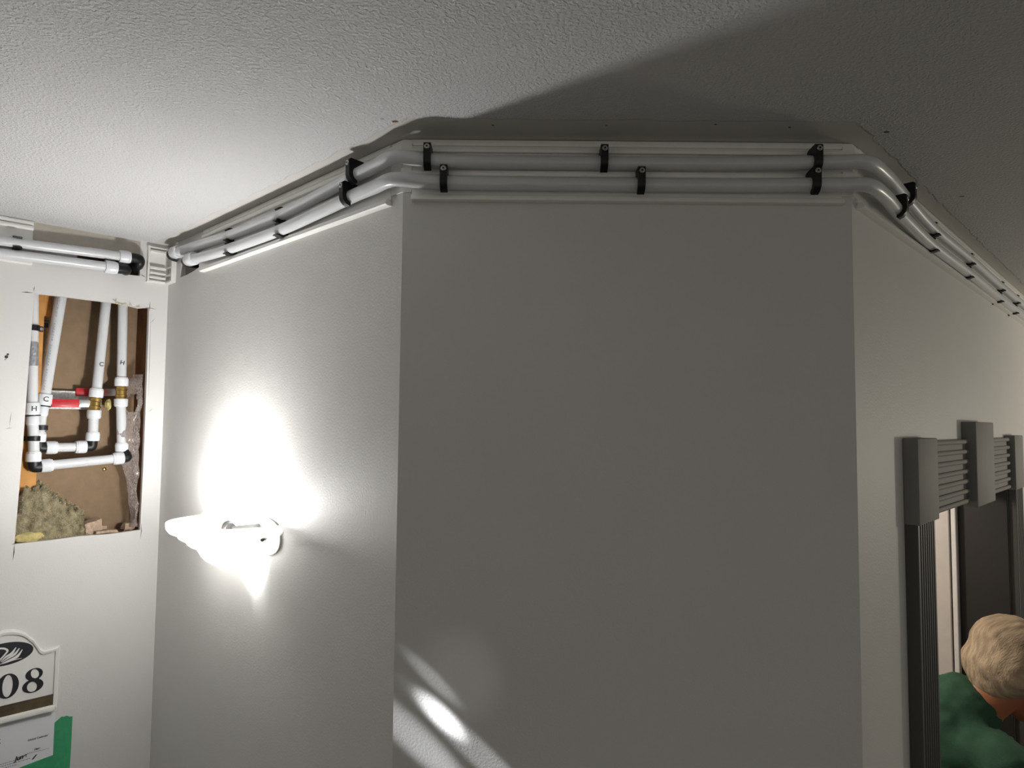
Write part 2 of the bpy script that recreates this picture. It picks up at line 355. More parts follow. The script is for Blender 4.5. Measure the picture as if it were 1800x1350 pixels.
# ------------------------------------------------------------------ trunking bases
def trunking(w, u0, u1, label, name='trunking_base'):
    sg = 1 if w in 'CD' else -1
    a, c = sorted((sg * u0, sg * u1)); mid = (a + c) / 2; h = (c - a) / 2
    um = abs(mid)
    t = thing(name, label, 'trunking', P(w, um, 0, 2.333), ANG(w), 'white trunking bases under the ceiling')
    Z = lambda z: z - 2.333
    MB().prism_x([(0, Z(2.338)), (.003, Z(2.338)), (.003, Z(2.4385)), (0, Z(2.4385))], -h, h).build('backplate', WHITEP, t, 0)
    MB().prism_x([(.0028, Z(2.4285)), (.0055, Z(2.4285)), (.0065, Z(2.431)), (.0065, Z(2.4365)), (.005, Z(2.4385)), (.0028, Z(2.4385))], -h, h).build('top_lip', WHITEP, t)
    MB().prism_x([(.0028, Z(2.416)), (.009, Z(2.4165)), (.0105, Z(2.419)), (.0105, Z(2.4225)), (.009, Z(2.4255)), (.0028, Z(2.4255))], -h, h).build('upper_rib', WHITEP, t)
    MB().prism_x([(.0028, Z(2.3755)), (.0085, Z(2.376)), (.010, Z(2.378)), (.010, Z(2.382)), (.0085, Z(2.3855)), (.0028, Z(2.386))], -h, h).build('middle_rib', WHITEP, t)
    MB().prism_x([(0, Z(2.3335)), (.010, Z(2.333)), (.0135, Z(2.335)), (.0135, Z(2.3385)), (.011, Z(2.343)), (.0028, Z(2.344)), (0, Z(2.344))], -h, h).build('bottom_lip', WHITEP, t)
    return t
trunking('B', .030, .800, 'white plastic trunking base above the sconce')
trunking('C', .015, .729, 'white plastic trunking base along the top of the shaded middle wall')
trunking('D', .020, 1.33, 'white plastic trunking base on the right wall, from the corner to the joint')
trunking('D', 1.335, 3.3, 'white plastic trunking base on the right wall, beyond the joint')
trunking('A', .311, 1.5, 'short white trunking base at the left edge above the access hole')
def corner_joint(wl, ul, wr, ur, label):
    # plate and lips folded around an outside corner
    o = P(wr, 0 if wr == 'C' else 0, 0, 2.345)
    t = thing('corner_joint', label, 'corner piece', o, 0, 'white corner pieces of the trunking')
    def fold(name, off0, off1, z0, z1):
        m = MB(); L0 = [P(wl, ul, off0, z0) - o, None, P(wr, ur, off0, z0) - o]
        def corner(off):
            n1 = WALL[wl][2]; n2 = WALL[wr][2]; h = (n1 + n2).normalized(); return h * (off / h.dot(n1))
        rows = []
        for off in (off0, off1):
            cn = corner(off); base = WALL[wr][0]
            for z in (z0, z1):
                rows.append([m.bm.verts.new(P(wl, ul, off, z) - o), m.bm.verts.new(Vector((base.x + cn.x, base.y + cn.y, z)) - o), m.bm.verts.new(P(wr, ur, off, z) - o)])
        i0, i1, o0, o1 = rows
        for k in range(2):
            m.face([o0[k], o0[k + 1], o1[k + 1], o1[k]]); m.face([i0[k], i0[k + 1], i1[k + 1], i1[k]])
            m.face([o0[k], o0[k + 1], i0[k + 1], i0[k]]); m.face([o1[k], o1[k + 1], i1[k + 1], i1[k]])
        for k in (0, 2): m.face([i0[k], i1[k], o1[k], o0[k]])
        return m.build(name, WHITEP, t, 0)
    fold('folded_plate', .0002, .0032, 2.350, 2.4385); fold('upper_band', .003, .0075, 2.414, 2.432); fold('middle_band', .003, .0075, 2.372, 2.389)
corner_joint('B', .029, 'C', .0145, 'white corner piece wrapping the corner nearest the sconce')
def cj2():
    # right corner: C end and D start
    WALL['Cr'] = (CD, -cdir, WALL['C'][2], WALL['C'][3])
    corner_joint('Cr', .0175, 'D', .0195, 'white corner piece wrapping the corner nearest the doorway')
cj2()
# ribbed inside-corner piece
t = thing('ribbed_corner_piece', 'ribbed white plastic corner piece in the inside corner above the lamp wall', 'corner piece', P('A', 0, 0, 2.334), 0)
o = P('A', 0, 0, 2.334)
def add_wallbox(w, u0, u1, o0, o1, z0, z1, name, bev=0, material=WHITEP, parent=t, org=o):
    sg = 1 if w in 'CD' else -1
    a, c = sorted((sg * u0, sg * u1)); m = MB(); m.box(a, c, -o1, -o0, z0, z1, bev, 1)
    M = Matrix.Translation(Vector((WALL[w][0].x, WALL[w][0].y, 0)) - org) @ Matrix.Rotation(ANG(w), 4, 'Z')
    bmesh.ops.transform(m.bm, matrix=M, verts=m.bm.verts); return m.build(name, material, parent, 0)
add_wallbox('A', 0, .057, 0, .004, 2.334, 2.430, 'plate'); add_wallbox('B', LB - .052, LB - .0045, 0, .004, 2.334, 2.424, 'plate')
add_wallbox('A', .0525, .057, .004, .012, 2.334, 2.430, 'edge_rib'); add_wallbox('A', .0045, .010, .004, .012, 2.334, 2.430, 'edge_rib')
for z0, z1 in [(2.334, 2.339), (2.344, 2.350), (2.356, 2.3615), (2.369, 2.376), (2.414, 2.420), (2.425, 2.430)]:
    add_wallbox('A', .0105, .052, .004, .013 if z0 < 2.42 else .009, z0, z1, 'rib', .0008)
add_wallbox('B', LB - .052, LB - .048, .004, .012, 2.334, 2.424, 'edge_rib'); add_wallbox('B', LB - .010, LB - .0045, .004, .012, 2.334, 2.424, 'edge_rib')
for z in (2.334, 2.352, 2.372): add_wallbox('B', LB - .0475, LB - .0105, .004, .013, z, z + .004, 'rib')

# ------------------------------------------------------------------ pipes under the ceiling
PR = .0116
def collar(parent, p0, p1, r=.0162, name='collar', material=COLLAR):
    return MB().stepped(p0, p1, [(0, r * .80), (.0, r * .93), (.08, r), (.82, r), (.86, r * .93), (1, r * .91), (1, r * .75)]).build(name, material, parent)
def long_pipe(label, pts, collar_pts, elbow_pts):
    base = Vector(pts[len(pts) // 2]); t = thing('water_pipe', label, 'pipe', base, 0, 'white plastic water pipes under the ceiling')
    MB().tube([p - base for p in catmull(pts, 8)], PR, 24).build('tube', PIPE, t)
    if collar_pts: collar(t, collar_pts[0] - base, collar_pts[1] - base)
    if elbow_pts: MB().tube([p - base for p in catmull(elbow_pts, 5)], .0125, 16).build('elbow', BLACK, t)
    return t
def run(zs):
    zB0, zB1, zB2, zB3, zBc, zC0, zC1, zC2, zCc, zD0, zD1, zD2, ub = zs
    nb = (WALL['B'][2] + WALL['C'][2]).normalized(); nc = (WALL['C'][2] + WALL['D'][2]).normalized()
    c1 = BC + nb * .0275; c2 = CD + nc * .0325
    return [P('B', ub, .018, zB0), P('B', .75, .0165, (zB0 + zB1) / 2), P('B', .62, .0165, zB1), P('B', .39, .0165, zB2), P('B', .24, .0170, zB2 * .45 + zB3 * .55), P('B', .12, .0195, zB3), P('B', .05, .0235, zB3 * .5 + zBc * .5),
            Vector((c1.x, c1.y, zBc)), P('C', .045, .021, zC0), P('C', .12, .0165, zC0), P('C', .33, .016, zC1), P('C', .55, .0165, zC2), P('C', .66, .023, zC2), P('C', .715, .0295, zCc),
            Vector((c2.x, c2.y, zCc)), P('D', .06, .0335, zCc), P('D', .14, .028, zD0), P('D', .25, .021, zD0), P('D', .46, .0165, zD1), P('D', .82, .0165, zD1), P('D', 1.3, .0165, zD2), P('D', 2.0, .0165, zD2), P('D', 3.2, .0165, zD2)]
up_pts = run((2.403, 2.390, 2.388, 2.401, 2.400, 2.397, 2.397, 2.398, 2.397, 2.400, 2.392, 2.387, .925))
lo_pts = run((2.3685, 2.359, 2.357, 2.366, 2.363, 2.361, 2.361, 2.361, 2.359, 2.358, 2.354, 2.349, .822))
long_pipe('upper white plastic pipe bending around the walls from the lamp wall to the doorway', up_pts, (P('B', .918, .018, 2.4025), P('B', .955, .0185, 2.405)), [P('B', .950, .018, 2.4045), P('B', .972, .018, 2.404), P('B', .980, .012, 2.402), P('B', .981, -.0005, 2.40)])
long_pipe('lower white plastic pipe bending around the walls from the lamp wall to the doorway', lo_pts, (P('B', .818, .018, 2.3685), P('B', .856, .0185, 2.370)), [P('B', .852, .018, 2.370), P('B', .872, .017, 2.371), P('B', .885, .008, 2.371), P('B', .888, -.03, 2.372)])
long_pipe('upper white pipe at the left edge ending in a black elbow above the access hole', [P('A', 1.4, .0165, 2.36), P('A', .6, .0165, 2.371), P('A', .34, .0165, 2.3785), P('A', .2, .018, 2.384), P('A', .125, .0185, 2.3865)],
          (P('A', .129, .0185, 2.3863), P('A', .103, .0185, 2.3875)), [P('A', .106, .0185, 2.3873), P('A', .088, .018, 2.388), P('A', .078, .012, 2.386), P('A', .077, .003, 2.376), P('A', .078, -.03, 2.366)])
long_pipe('lower white pipe at the left edge ending in a black elbow above the access hole', [P('A', 1.4, .0165, 2.322), P('A', .6, .0165, 2.340), P('A', .34, .0165, 2.3495), P('A', .22, .018, 2.3530), P('A', .155, .0185, 2.3545)],
          (P('A', .160, .0185, 2.3543), P('A', .132, .0185, 2.3545)), [P('A', .135, .0185, 2.3545), P('A', .119, .018, 2.355), P('A', .108, .011, 2.355), P('A', .106, -.03, 2.356)])

# ------------------------------------------------------------------ clips
def strap_profile():
    inner = [(.0175 + math.cos(a) * .0124, math.sin(a) * .0124) for a in [math.radians(x) for x in range(-75, 76, 15)]]
    # wall top -> front -> under
    outer = [(.0035, .0125), (.0035, .021), (.010, .0235), (.034, .0245), (.0375, .022), (.0375, -.003), (.036, -.009), (.030, -.0155), (.0225, -.0185), (.0200, -.0155)]
    return outer + inner
strap_me = MB().prism_x(strap_profile(), -.0058, .0058).build('strap', BLACK, None, 30); strap_mesh = strap_me.data; bpy.data.objects.remove(strap_me)
sm = MB(); sm.stepped((0, -.0370, .0165), (0, -.0392, .0165), [(0, .0046), (.6, .0046), (1, .0036)], 16); so = sm.build('screw', STEEL, None); screw_mesh = so.data; bpy.data.objects.remove(so)
sm = MB(); sm.box(-.0014, .0014, -.0396, -.0390, .0151, .0179); so = sm.build('screw_slot', BLACK, None, 0); slot_mesh = so.data; bpy.data.objects.remove(so)
def strap_clip(w, u, off, z, label, tilt=0):
    t = thing('strap_clip', label, 'pipe clip', P(w, u, off - .0175, z), ANG(w), 'black screwed strap clips')
    t.rotation_euler.y = tilt
    link('strap', strap_mesh, BLACK, t, 0); s_ = link('screw', screw_mesh, STEEL, t, 0); link('screw_slot', slot_mesh, BLACK, s_, 0)
    return t
strap_clip('B', .108, .0195, 2.4015, 'black strap clip on the upper pipe on the lamp wall, nearest the corner', .0)
strap_clip('B', .128, .0190, 2.3662, 'black strap clip on the lower pipe on the lamp wall, nearest the corner', .0)
strap_clip('C', .0435, .0195, 2.3965, 'black strap clip on the upper pipe, leftmost on the middle wall')
strap_clip('C', .0705, .0185, 2.361, 'black strap clip on the lower pipe, leftmost on the middle wall')
strap_clip('C', .331, .0175, 2.3972, 'black strap clip on the upper pipe at the centre of the middle wall')
strap_clip('C', .391, .0175, 2.361, 'black strap clip on the lower pipe at the centre of the middle wall')
strap_clip('C', .675, .0245, 2.3978, 'black strap clip on the upper pipe, rightmost on the middle wall')
strap_clip('C', .672, .0240, 2.361, 'black strap clip on the lower pipe, rightmost on the middle wall')
strap_clip('D', .225, .0225, 2.400, 'black strap clip on the upper pipe on the right wall, nearest the corner')
strap_clip('D', .150, .0265, 2.358, 'black strap clip on the lower pipe on the right wall, nearest the corner')
def snap_profile():
    ang = [math.radians(x) for x in range(50, 311, 12)]
    i_ = [(.0165 + math.cos(a) * .0118, math.sin(a) * .0118) for a in ang]; o_ = [(.0165 + math.cos(a) * .0156, math.sin(a) * .0156) for a in ang]
    return o_ + [(.0295, -.0135), (.0285, -.0105)] + i_[::-1]
so = MB().prism_x(snap_profile(), -.008, .008).build('clip_ring', BLACK, None, 30); snap_mesh = so.data; bpy.data.objects.remove(so)
so = MB().box(-.008, .008, -.0030, -.0002, -.019, .019, .0006, 1).build('clip_base', BLACK, None, 0); snapb_mesh = so.data; bpy.data.objects.remove(so)
def snap_clip(w, u, off, z, label):
    t = thing('snap_clip', label, 'pipe clip', P(w, u, off - .0135, z), ANG(w), 'black open snap clips')
    link('clip_ring', snap_mesh, BLACK, t, 0); link('clip_base', snapb_mesh, BLACK, t, 0); return t
def pz(pts, w, u):
    o_, ud, n, _ = WALL[w]; best = min(catmull(pts, 12), key=lambda q: abs((Vector((q.x, q.y)) - o_).dot(ud) - u) + (0 if abs((Vector((q.x, q.y)) - o_).dot(n)) < .04 else 9))
    return (Vector((best.x, best.y)) - o_).dot(n), best.z
for w, ups, los, names in [('B', (.388, .624), (.386, .622), ('on the lamp wall, second from the corner', 'on the lamp wall, third from the corner')),
                           ('D', (.473, .832, 1.257, 1.531, 1.86), (.4545, .807, 1.2225, 1.491, 1.82), ('on the right wall, first past the straps', 'on the right wall, second past the straps', 'on the right wall, third past the straps', 'on the right wall, fourth past the straps', 'on the right wall, at the picture edge'))]:
    for k, nm in enumerate(names):
        o_, z = pz(up_pts, w, ups[k]); snap_clip(w, ups[k], o_ - .003, z, 'black snap clip on the upper pipe ' + nm)
        o_, z = pz(lo_pts, w, los[k]); snap_clip(w, los[k], o_ - .003, z, 'black snap clip on the lower pipe ' + nm)
snap_clip('A', .343, .0135, 2.3785, 'black snap clip on the upper pipe at the left picture edge')

# ------------------------------------------------------------------ sconce
U0, RZ = .505, 1.762
org = P('B', U0, 0, 1.672)
sc = thing('wall_sconce', 'lit white frosted glass bowl sconce on the lamp wall', 'sconce', org, ANG('B'))
def section(t_, scale, z, n=28):
    # half oval against the wall: x along the wall, y = -out
    a = .135 * scale; dep = .163 * scale
    out = []
    for i in range(n + 1):
        th = math.pi * i / n; cx = math.cos(th); sx = math.sin(th)
        out.append(Vector((a * math.copysign(abs(cx) ** .85, cx), -.0006 - dep * abs(sx) ** .80 - (.022 * max(0, .62 - scale) / .6), z - 1.672)))
    return out
prof = [(1.0, RZ), (1.002, RZ - .006), (.995, RZ - .013), (.96, RZ - .020), (.90, RZ - .0245), (.865, RZ - .0260), (.862, RZ - .028), (.855, RZ - .032), (.82, RZ - .036), (.78, RZ - .0385), (.765, RZ - .040),
        (.755, RZ - .045), (.72, RZ - .050), (.665, RZ - .0535), (.645, RZ - .055), (.625, RZ - .062), (.585, RZ - .071), (.52, RZ - .080), (.43, RZ - .087), (.30, RZ - .0925), (.15, RZ - .095), (.03, RZ - .0957)]
m = MB(); outer = [[m.bm.verts.new(v) for v in section(0, s_, z)] for s_, z in prof]
inner = [[m.bm.verts.new(v) for v in section(0, max(s_ - .03, .01), min(z + .004, RZ - .0005) if i else RZ)] for i, (s_, z) in enumerate(prof)]
for rows in (outer, inner):
    for i in range(len(rows) - 1):
        for k in range(len(rows[0]) - 1): m.face([rows[i][k], rows[i][k + 1], rows[i + 1][k + 1], rows[i + 1][k]])
for k in range(len(outer[0]) - 1): m.face([outer[0][k], outer[0][k + 1], inner[0][k + 1], inner[0][k]])
for i in range(len(outer) - 1):
    for k in (0, -1): m.face([outer[i][k], outer[i + 1][k], inner[i + 1][k], inner[i][k]])
m.build('glass_bowl', GLASS, sc, 25)
BR = mat('sconce_bracket_white', (.80, .79, .76), .4)
m = MB(); pts = [(.128 * math.copysign(abs(math.cos(t)) ** .55, math.cos(t)), .085 + .040 * math.copysign(abs(math.sin(t)) ** .8, math.sin(t)) - .024) for t in [2 * math.pi * i / 36 for i in range(36)]]
m.prism_y(pts, -.0035, 0); m.build('wall_bracket', BR, sc, 30)
MB().stepped((.108, -.024, .064), (.119, -.036, .064), [(0, .0045), (1, .0045)], 12).build('thumb_screw', mat('dark_metal', (.10, .09, .08), .4, .8), sc)
MB().stepped((.036, -.062, .079), (-.006, -.062, .083), [(0, .011), (.3, .011), (.35, .0135), (1, .0135)], 20).build('socket', mat('grey_socket', (.35, .35, .34), .5), sc)
MB().box(.032, .040, -.062, -.0035, .070, .084).build('socket_arm', STEEL, sc, 0)
BULB = mat('bulb_glow', (1.0, .985, .965), .4, noise_amt=0, emit=445)
bb = MB(); bb.tube([(-.008 - .066 * k / 16, -.062, .0835 + .004 * k / 16) for k in range(17)], [max(.0135 + (.027 - .0135) * min(1, k / 7), .002) * (math.sqrt(max(0.0, 1 - ((k - 9) / 7.2) ** 2)) if k > 9 else 1) + .0008 for k in range(17)], 24)
bb.build('bulb', BULB, sc, 60)

# ------------------------------------------------------------------ plumbing inside the access hole
def A3(u, off, z): return P('A', u, off, z)
def seg_pipe(t, base, a, b, r=.0116, name='pipe'): return MB().tube([a - base, (a + b) / 2 - base, b - base], r, 20).build(name, PIPE, t)
def lerp(a, b, k): return a + (b - a) * k
def elbow_part(t, base, a, c, b, r=.0125):
    pts = [lerp(a, c, .0), lerp(a, c, .55), lerp(lerp(a, c, .86), lerp(c, b, .14), .5), lerp(c, b, .45), b]
    return MB().tube([p - base for p in catmull(pts, 4)], r, 18).build('elbow', BLACK, t)
def flattext(parent, base, body, size, loc, rotz, bold=.0004, material=PENCIL, roll=0):
    o = link('handwriting', text_mesh(body, size, bold), material, parent, 0, loc - base, rotz); o.rotation_euler.y = roll; return o
def valve(t, base, a, b, lever_a, lever_b, steel_b):
    ax = b - a; v = MB(); v.stepped(a - base, b - base, [(0, .010), (.02, .0125), (.12, .0125), (.16, .0145), (.30, .0145), (.36, .0125), (.62, .0125), (.68, .0145), (.82, .0145), (.88, .0125), (.98, .0125), (1, .010)])
    vb = v.build('valve_body', BRASS, t)
    def bar(name, p, q, h, th, material):
        d = (q - p); L = d.length; m = MB(); m.box(0, L, -th / 2, th / 2, -h / 2, h / 2, .0012, 2)
        ang = math.atan2(d.y, d.x); o = m.build(name, material, vb, 30, p - base, ang); o.rotation_euler.y = -math.asin(d.z / L); return o
    bar('lever_grip', lever_a, lever_b, .0205, .006, RED); bar('lever_shank', lever_b, steel_b, .019, .003, STEEL)
    return vb
HO, CO = -.034, -.052
# hot line
base = A3(.30, HO, 1.842)
hot = thing('hot_water_pipework', 'white pipework marked H joining the leftmost and rightmost risers in the access hole', 'pipework', base)
h_top = A3(.303, HO, 2.41); h1 = A3(.2885, HO, 2.008); h2 = A3(.2865, HO, 1.978)
seg_pipe(hot, base, h_top, h1, .0122)
collar(hot, h1 - base, h2 - base, .0168)
MB().stepped(h2 - base, A3(.2863, HO, 1.9755) - base, [(0, .0168), (1, .0168)]).build('seal_ring', BLACK, hot)
collar(hot, A3(.2863, HO, 1.9755) - base, A3(.2845, HO, 1.953) - base, .0145, 'union_body')
seg_pipe(hot, base, A3(.2845, HO, 1.953), A3(.2795, HO, 1.886), .0118)
collar(hot, A3(.2800, HO, 1.866) - base, A3(.2800, HO, 1.890) - base, .0162)
elbow_part(hot, base, A3(.2798, HO, 1.868), A3(.2785, HO, 1.853), A3(.262, HO, 1.8545), .0138)
collar(hot, A3(.264, HO, 1.8545) - base, A3(.240, HO, 1.8565) - base)
seg_pipe(hot, base, A3(.241, HO, 1.8565), A3(.105, HO, 1.8675))
collar(hot, A3(.083, HO, 1.8695) - base, A3(.108, HO, 1.8675) - base)
elbow_part(hot, base, A3(.086, HO, 1.8692), A3(.073, HO, 1.870), A3(.080, HO - .012, 1.890))
HR = HO - .012
collar(hot, A3(.0835, HR, 1.886) - base, A3(.0843, HR, 1.909) - base)
seg_pipe(hot, base, A3(.0843, HR, 1.905), A3(.090, HR, 2.005))
collar(hot, A3(.0905, HR, 2.024) - base, A3(.090, HR, 2.003) - base, .0166)
valve(hot, base, A3(.0905, HR, 2.0235), A3(.0912, HR, 2.058), A3(.186, -.083, 2.0395), A3(.124, -.083, 2.040), A3(.100, HR, 2.041))
collar(hot, A3(.0912, HR, 2.057) - base, A3(.0915, HR, 2.080) - base, .0166)
seg_pipe(hot, base, A3(.0915, HR, 2.078), A3(.0985, HR, 2.41))
def fronttext(t, base, body, size, u, off, z, r=.0125, roll=0):
    # face towards the viewer on the front of a vertical pipe
    return flattext(t, base, body, size, A3(u, off + r, z), math.radians(45), .00025, PENCIL, roll)
fronttext(hot, base, 'H', .015, .0945, HR, 2.118, .0120, .15)
fronttext(hot, base, 'H', .017, .2868, HO, 1.993, .0170, .0)
# cold line
base = A3(.26, CO, 1.886)
cold = thing('cold_water_pipework', 'white pipework marked C with slanted printed riser in the access hole', 'pipework', base)
c1 = A3(.2595, CO, 2.030); c2 = A3(.2615, CO, 2.002)
seg_pipe(cold, base, A3(.222, CO, 2.41), c1, .0128)
collar(cold, c1 - base, c2 - base, .0172)
MB().stepped(c2 - base, A3(.2618, CO, 1.9995) - base, [(0, .0165), (1, .0165)]).build('seal_ring', BLACK, cold)
collar(cold, A3(.2620, CO, 1.9995) - base, A3(.2635, CO, 1.976) - base, .0128, 'union_body')
seg_pipe(cold, base, A3(.2635, CO, 1.978), A3(.2665, CO, 1.935), .0108)
collar(cold, A3(.2675, CO, 1.913) - base, A3(.2665, CO, 1.937) - base, .0150)
elbow_part(cold, base, A3(.2675, CO, 1.915), A3(.2665, CO, 1.8985), A3(.250, CO, 1.8985))
collar(cold, A3(.252, CO, 1.8985) - base, A3(.228, CO, 1.8985) - base)
seg_pipe(cold, base, A3(.229, CO, 1.8985), A3(.187, CO, 1.899), .0112)
collar(cold, A3(.165, CO, 1.899) - base, A3(.189, CO, 1.899) - base)
elbow_part(cold, base, A3(.168, CO, 1.899), A3(.1515, CO, 1.8995), A3(.1513, CO, 1.917), .0122)
collar(cold, A3(.151, CO, 1.914) - base, A3(.1505, CO, 1.9365) - base, .0160)
seg_pipe(cold, base, A3(.1508, CO, 1.934), A3(.1505, CO, 1.975), .0116)
collar(cold, A3(.150, CO, 1.993) - base, A3(.1502, CO, 1.971) - base, .0164)
valve(cold, base, A3(.150, CO, 1.9925), A3(.148, CO, 2.0265), A3(.2455, CO + .002, 2.0085), A3(.186, CO + .002, 2.0090), A3(.158, CO + .002, 2.0095))
collar(cold, A3(.148, CO, 2.0255) - base, A3(.1465, CO, 2.0485) - base, .0166)
seg_pipe(cold, base, A3(.1466, CO, 2.046), A3(.127, CO, 2.41), .0118)
fronttext(cold, base, 'C', .015, .1415, CO, 2.111, .0122, .05)
fronttext(cold, base, 'C', .017, .2600, CO, 2.017, .0174, .1)
# printed marks running up the slanted riser (illegible in the photo)
a = A3(.222, CO, 2.41); rd = (c1 - a).normalized()
pm = MB(); vdir = Vector((s2, s2, 0)); nout = Vector((s2, -s2, 0))
for k in range(38):
    p = c1 - rd * (.012 + k * .0068) + nout * .0119 - vdir * .0046 - base
    q = (-rd) * random.uniform(.0018, .0026); w_ = vdir * random.uniform(.0026, .0038)
    if k % 9 == 8: continue
    vs = [pm.bm.verts.new(p - q - w_), pm.bm.verts.new(p + q - w_), pm.bm.verts.new(p + q * .5 + w_), pm.bm.verts.new(p - q + w_ * .6)]
    pm.face(vs)
po = pm.build('printed_marks', mat('grey_print', (.34, .34, .36), .6), cold, 0); po['kind'] = 'stuff'
# clips and tape on the risers
def riser_clip(u, off, z, h, label, wid=.034, screw=None):
    t = thing('riser_clip', label, 'pipe clip', A3(u, off - .015, z), ANG('A'), 'black clips around the risers')
    ring = [(math.cos(a) * .0150, -.015 - math.sin(a) * .0150) for a in [math.pi * i / 14 for i in range(15)]]
    ring = [(wid / 2, -.004), (.0150, -.006)] + ring + [(-.0150, -.006), (-wid / 2, -.004), (-wid / 2, 0), (wid / 2, 0)]
    m = MB(); a = [m.bm.verts.new((x, y, -h / 2)) for x, y in ring]; b = [m.bm.verts.new((x, y, h / 2)) for x, y in ring]; n = len(ring)
    for i in range(n): m.face([a[i], a[(i + 1) % n], b[(i + 1) % n], b[i]])
    m.face(a[::-1]); m.face(b); m.build('strap', BLACK, t, 30)
    if screw: MB().stepped((screw, -.004, 0), (screw, -.009, 0), [(0, .0045), (.6, .0045), (1, .003)], 14).build('screw', STEEL, t)
    return t
riser_clip(.2825, HO, 1.9215, .0115, 'black clip around the left riser just above its lowest collar', .034)
riser_clip(.2645, CO, 1.9475, .0115, 'black clip around the short slanted pipe below the union', .034)
riser_clip(.2955, HO, 2.1885, .0135, 'black clip with a screw high on the left riser', .05, .020)
t = MB(); zz = [2.155, 2.148, 2.135, 2.128, 2.12, 2.108, 2.096]; base = A3(.2935, HO, 2.096)
t.tube([A3(.2945 - (2.155 - z) * .035, HO, z) - base for z in zz], [.0126, .0136, .0130, .0139, .0129, .0135, .0128], 18, False)
tag(t.build('tape_wrap', mat('grey_tape', (.42, .43, .46), .3, .4, noise_amt=.4, nscale=60, bump=.004, bscale=70), None, 40, base), 'crumpled silver grey tape wrapped around the left riser', 'tape')
# foil wrapped brace and foam scrap
base = A3(.16, -.09, 2.018)
fm = MB(); fm.box(-.135, .035, -.0055, .0055, -.0235, .0235, .002, 2)
tag(fm.build('foil_brace', FOIL, None, 40, base, ANG('A')), 'foil faced white cross brace behind the red levers', 'brace')
def lump(name, material, centre, sc_, label, cat, seed, amp=.35, freq=1.2, parent=None, rot=0, sub=4):
    b = bmesh.new(); bmesh.ops.create_icosphere(b, subdivisions=sub, radius=1)
    for v in b.verts:
        d = v.co.normalized(); k = 1 + amp * noise.fractal(d * freq + Vector((seed, seed * 2, 0)), .9, 2.1, 5)
        v.co = Vector((d.x * sc_[0], d.y * sc_[1], d.z * sc_[2])) * k
    m = MB(); m.merge(b); o = m.build(name, material, parent, 60, centre, rot)
    if label: tag(o, label, cat)
    return o
lump('foam_scrap', YELLOW, A3(.113, -.072, 2.008), (.008, .007, .014), 'yellowish foam scrap stuck between the two risers', 'foam', 3)
# crumpled film
m = MB(); base = A3(.05, -.03, 1.70); NU, NZ = 14, 60; grid = {}
for i in range(NU + 1):
    for k in range(NZ + 1):
        fz = k / NZ; z = 1.690 + fz * .40
        wid = .016 + .034 * max(0, 1 - abs(fz - .62) / .42) ** .8 if fz < .98 else .015
        u = .0475 + wid * i / NU
        n1 = noise.fractal(Vector((u * 40, z * 22, 1.3)), 1, 2, 4)
        off = -.022 - .020 * fz * (i / NU) - .022 * max(0, i / NU - .35) + .010 * n1
        uu = u + .006 * noise.noise(Vector((z * 30, 4.2, i * .1)))
        grid[i, k] = m.bm.verts.new(A3(max(uu, .0455), off, z) - base)
for i in range(NU):
    for k in range(NZ):
        fz = k / NZ; fu = i / NU
        if ((fu - .52) / .26) ** 2 + ((fz - .80) / .065) ** 2 < 1: continue
        if ((fu - .85) / .2) ** 2 + ((fz - .55) / .03) ** 2 < 1: continue
        m.face([grid[i, k], grid[i + 1, k], grid[i + 1, k + 1], grid[i, k + 1]])
tag(m.build('plastic_film', FILM, None, 70, base), 'crumpled clear plastic sheet hanging along the right side of the access hole', 'plastic sheet')
# mineral wool, yellow batt, rubble at the bottom of the hole
m = MB(); base = A3(.24, -.05, 1.678); NX, NY = 44, 18; g = {}
def top(u):
    pts = [(.160, 0), (.168, .050), (.178, .062), (.20, .078), (.235, .108), (.262, .132), (.285, .128), (.305, .110), (.325, .08)]
    for (a, b), (c, d) in zip(pts, pts[1:]):
        if a <= u <= c: return b + (d - b) * (u - a) / (c - a)
    return 0
for i in range(NX + 1):
    for j in range(NY + 1):
        u = .160 + .165 * i / NX; v = j / NY; off = -.020 - .074 * v
        h = top(u) * (1 - .25 * (2 * v - 1) ** 2) * (.55 + .45 * min(1, v * 5)) + .016 * noise.fractal(Vector((u * 70, v * 6, 2)), .6, 2.1, 6)
        bulge = .012 * noise.noise(Vector((u * 50, v * 4, 9)))
        g[i, j] = m.bm.verts.new(A3(u, off + bulge * (1 - v), 1.679 + max(h, .001)) - base)
g0 = {}
for i in range(NX + 1):
    for j in range(NY + 1):
        if i in (0, NX) or j in (0, NY):
            c = g[i, j].co.copy(); c.z = 0; g0[i, j] = m.bm.verts.new(c)
for i in range(NX):
    for j in range(NY): m.face([g[i, j], g[i + 1, j], g[i + 1, j + 1], g[i, j + 1]])
for i in range(NX):
    for j in (0, NY): m.face([g[i, j], g[i + 1, j], g0[i + 1, j], g0[i, j]])
for j in range(NY):
    for i in (0, NX): m.face([g[i, j], g[i, j + 1], g0[i, j + 1], g0[i, j]])
fib = [(g[random.randint(0, NX), random.randint(0, NY // 2)].co.copy()) for _ in range(1600)]
wool = tag(m.build('mineral_wool', WOOL, None, 70, base), 'clump of olive brown mineral wool at the bottom of the access hole', 'insulation')
m = MB()
for c in fib:
    c = c + Vector((random.uniform(-.003, .003), random.uniform(-.003, .003), random.uniform(-.004, .003))); c.z = max(c.z, .003)
    d = Vector((random.gauss(0, 1), random.gauss(0, 1), random.gauss(.3, 1))).normalized() * random.uniform(.002, .009)
    side = d.cross(Vector((.3, .9, .2))).normalized() * .00045
    e = c + d; e.z = max(e.z, .001)
    m.face([m.bm.verts.new(c - side), m.bm.verts.new(c + side), m.bm.verts.new(e)])
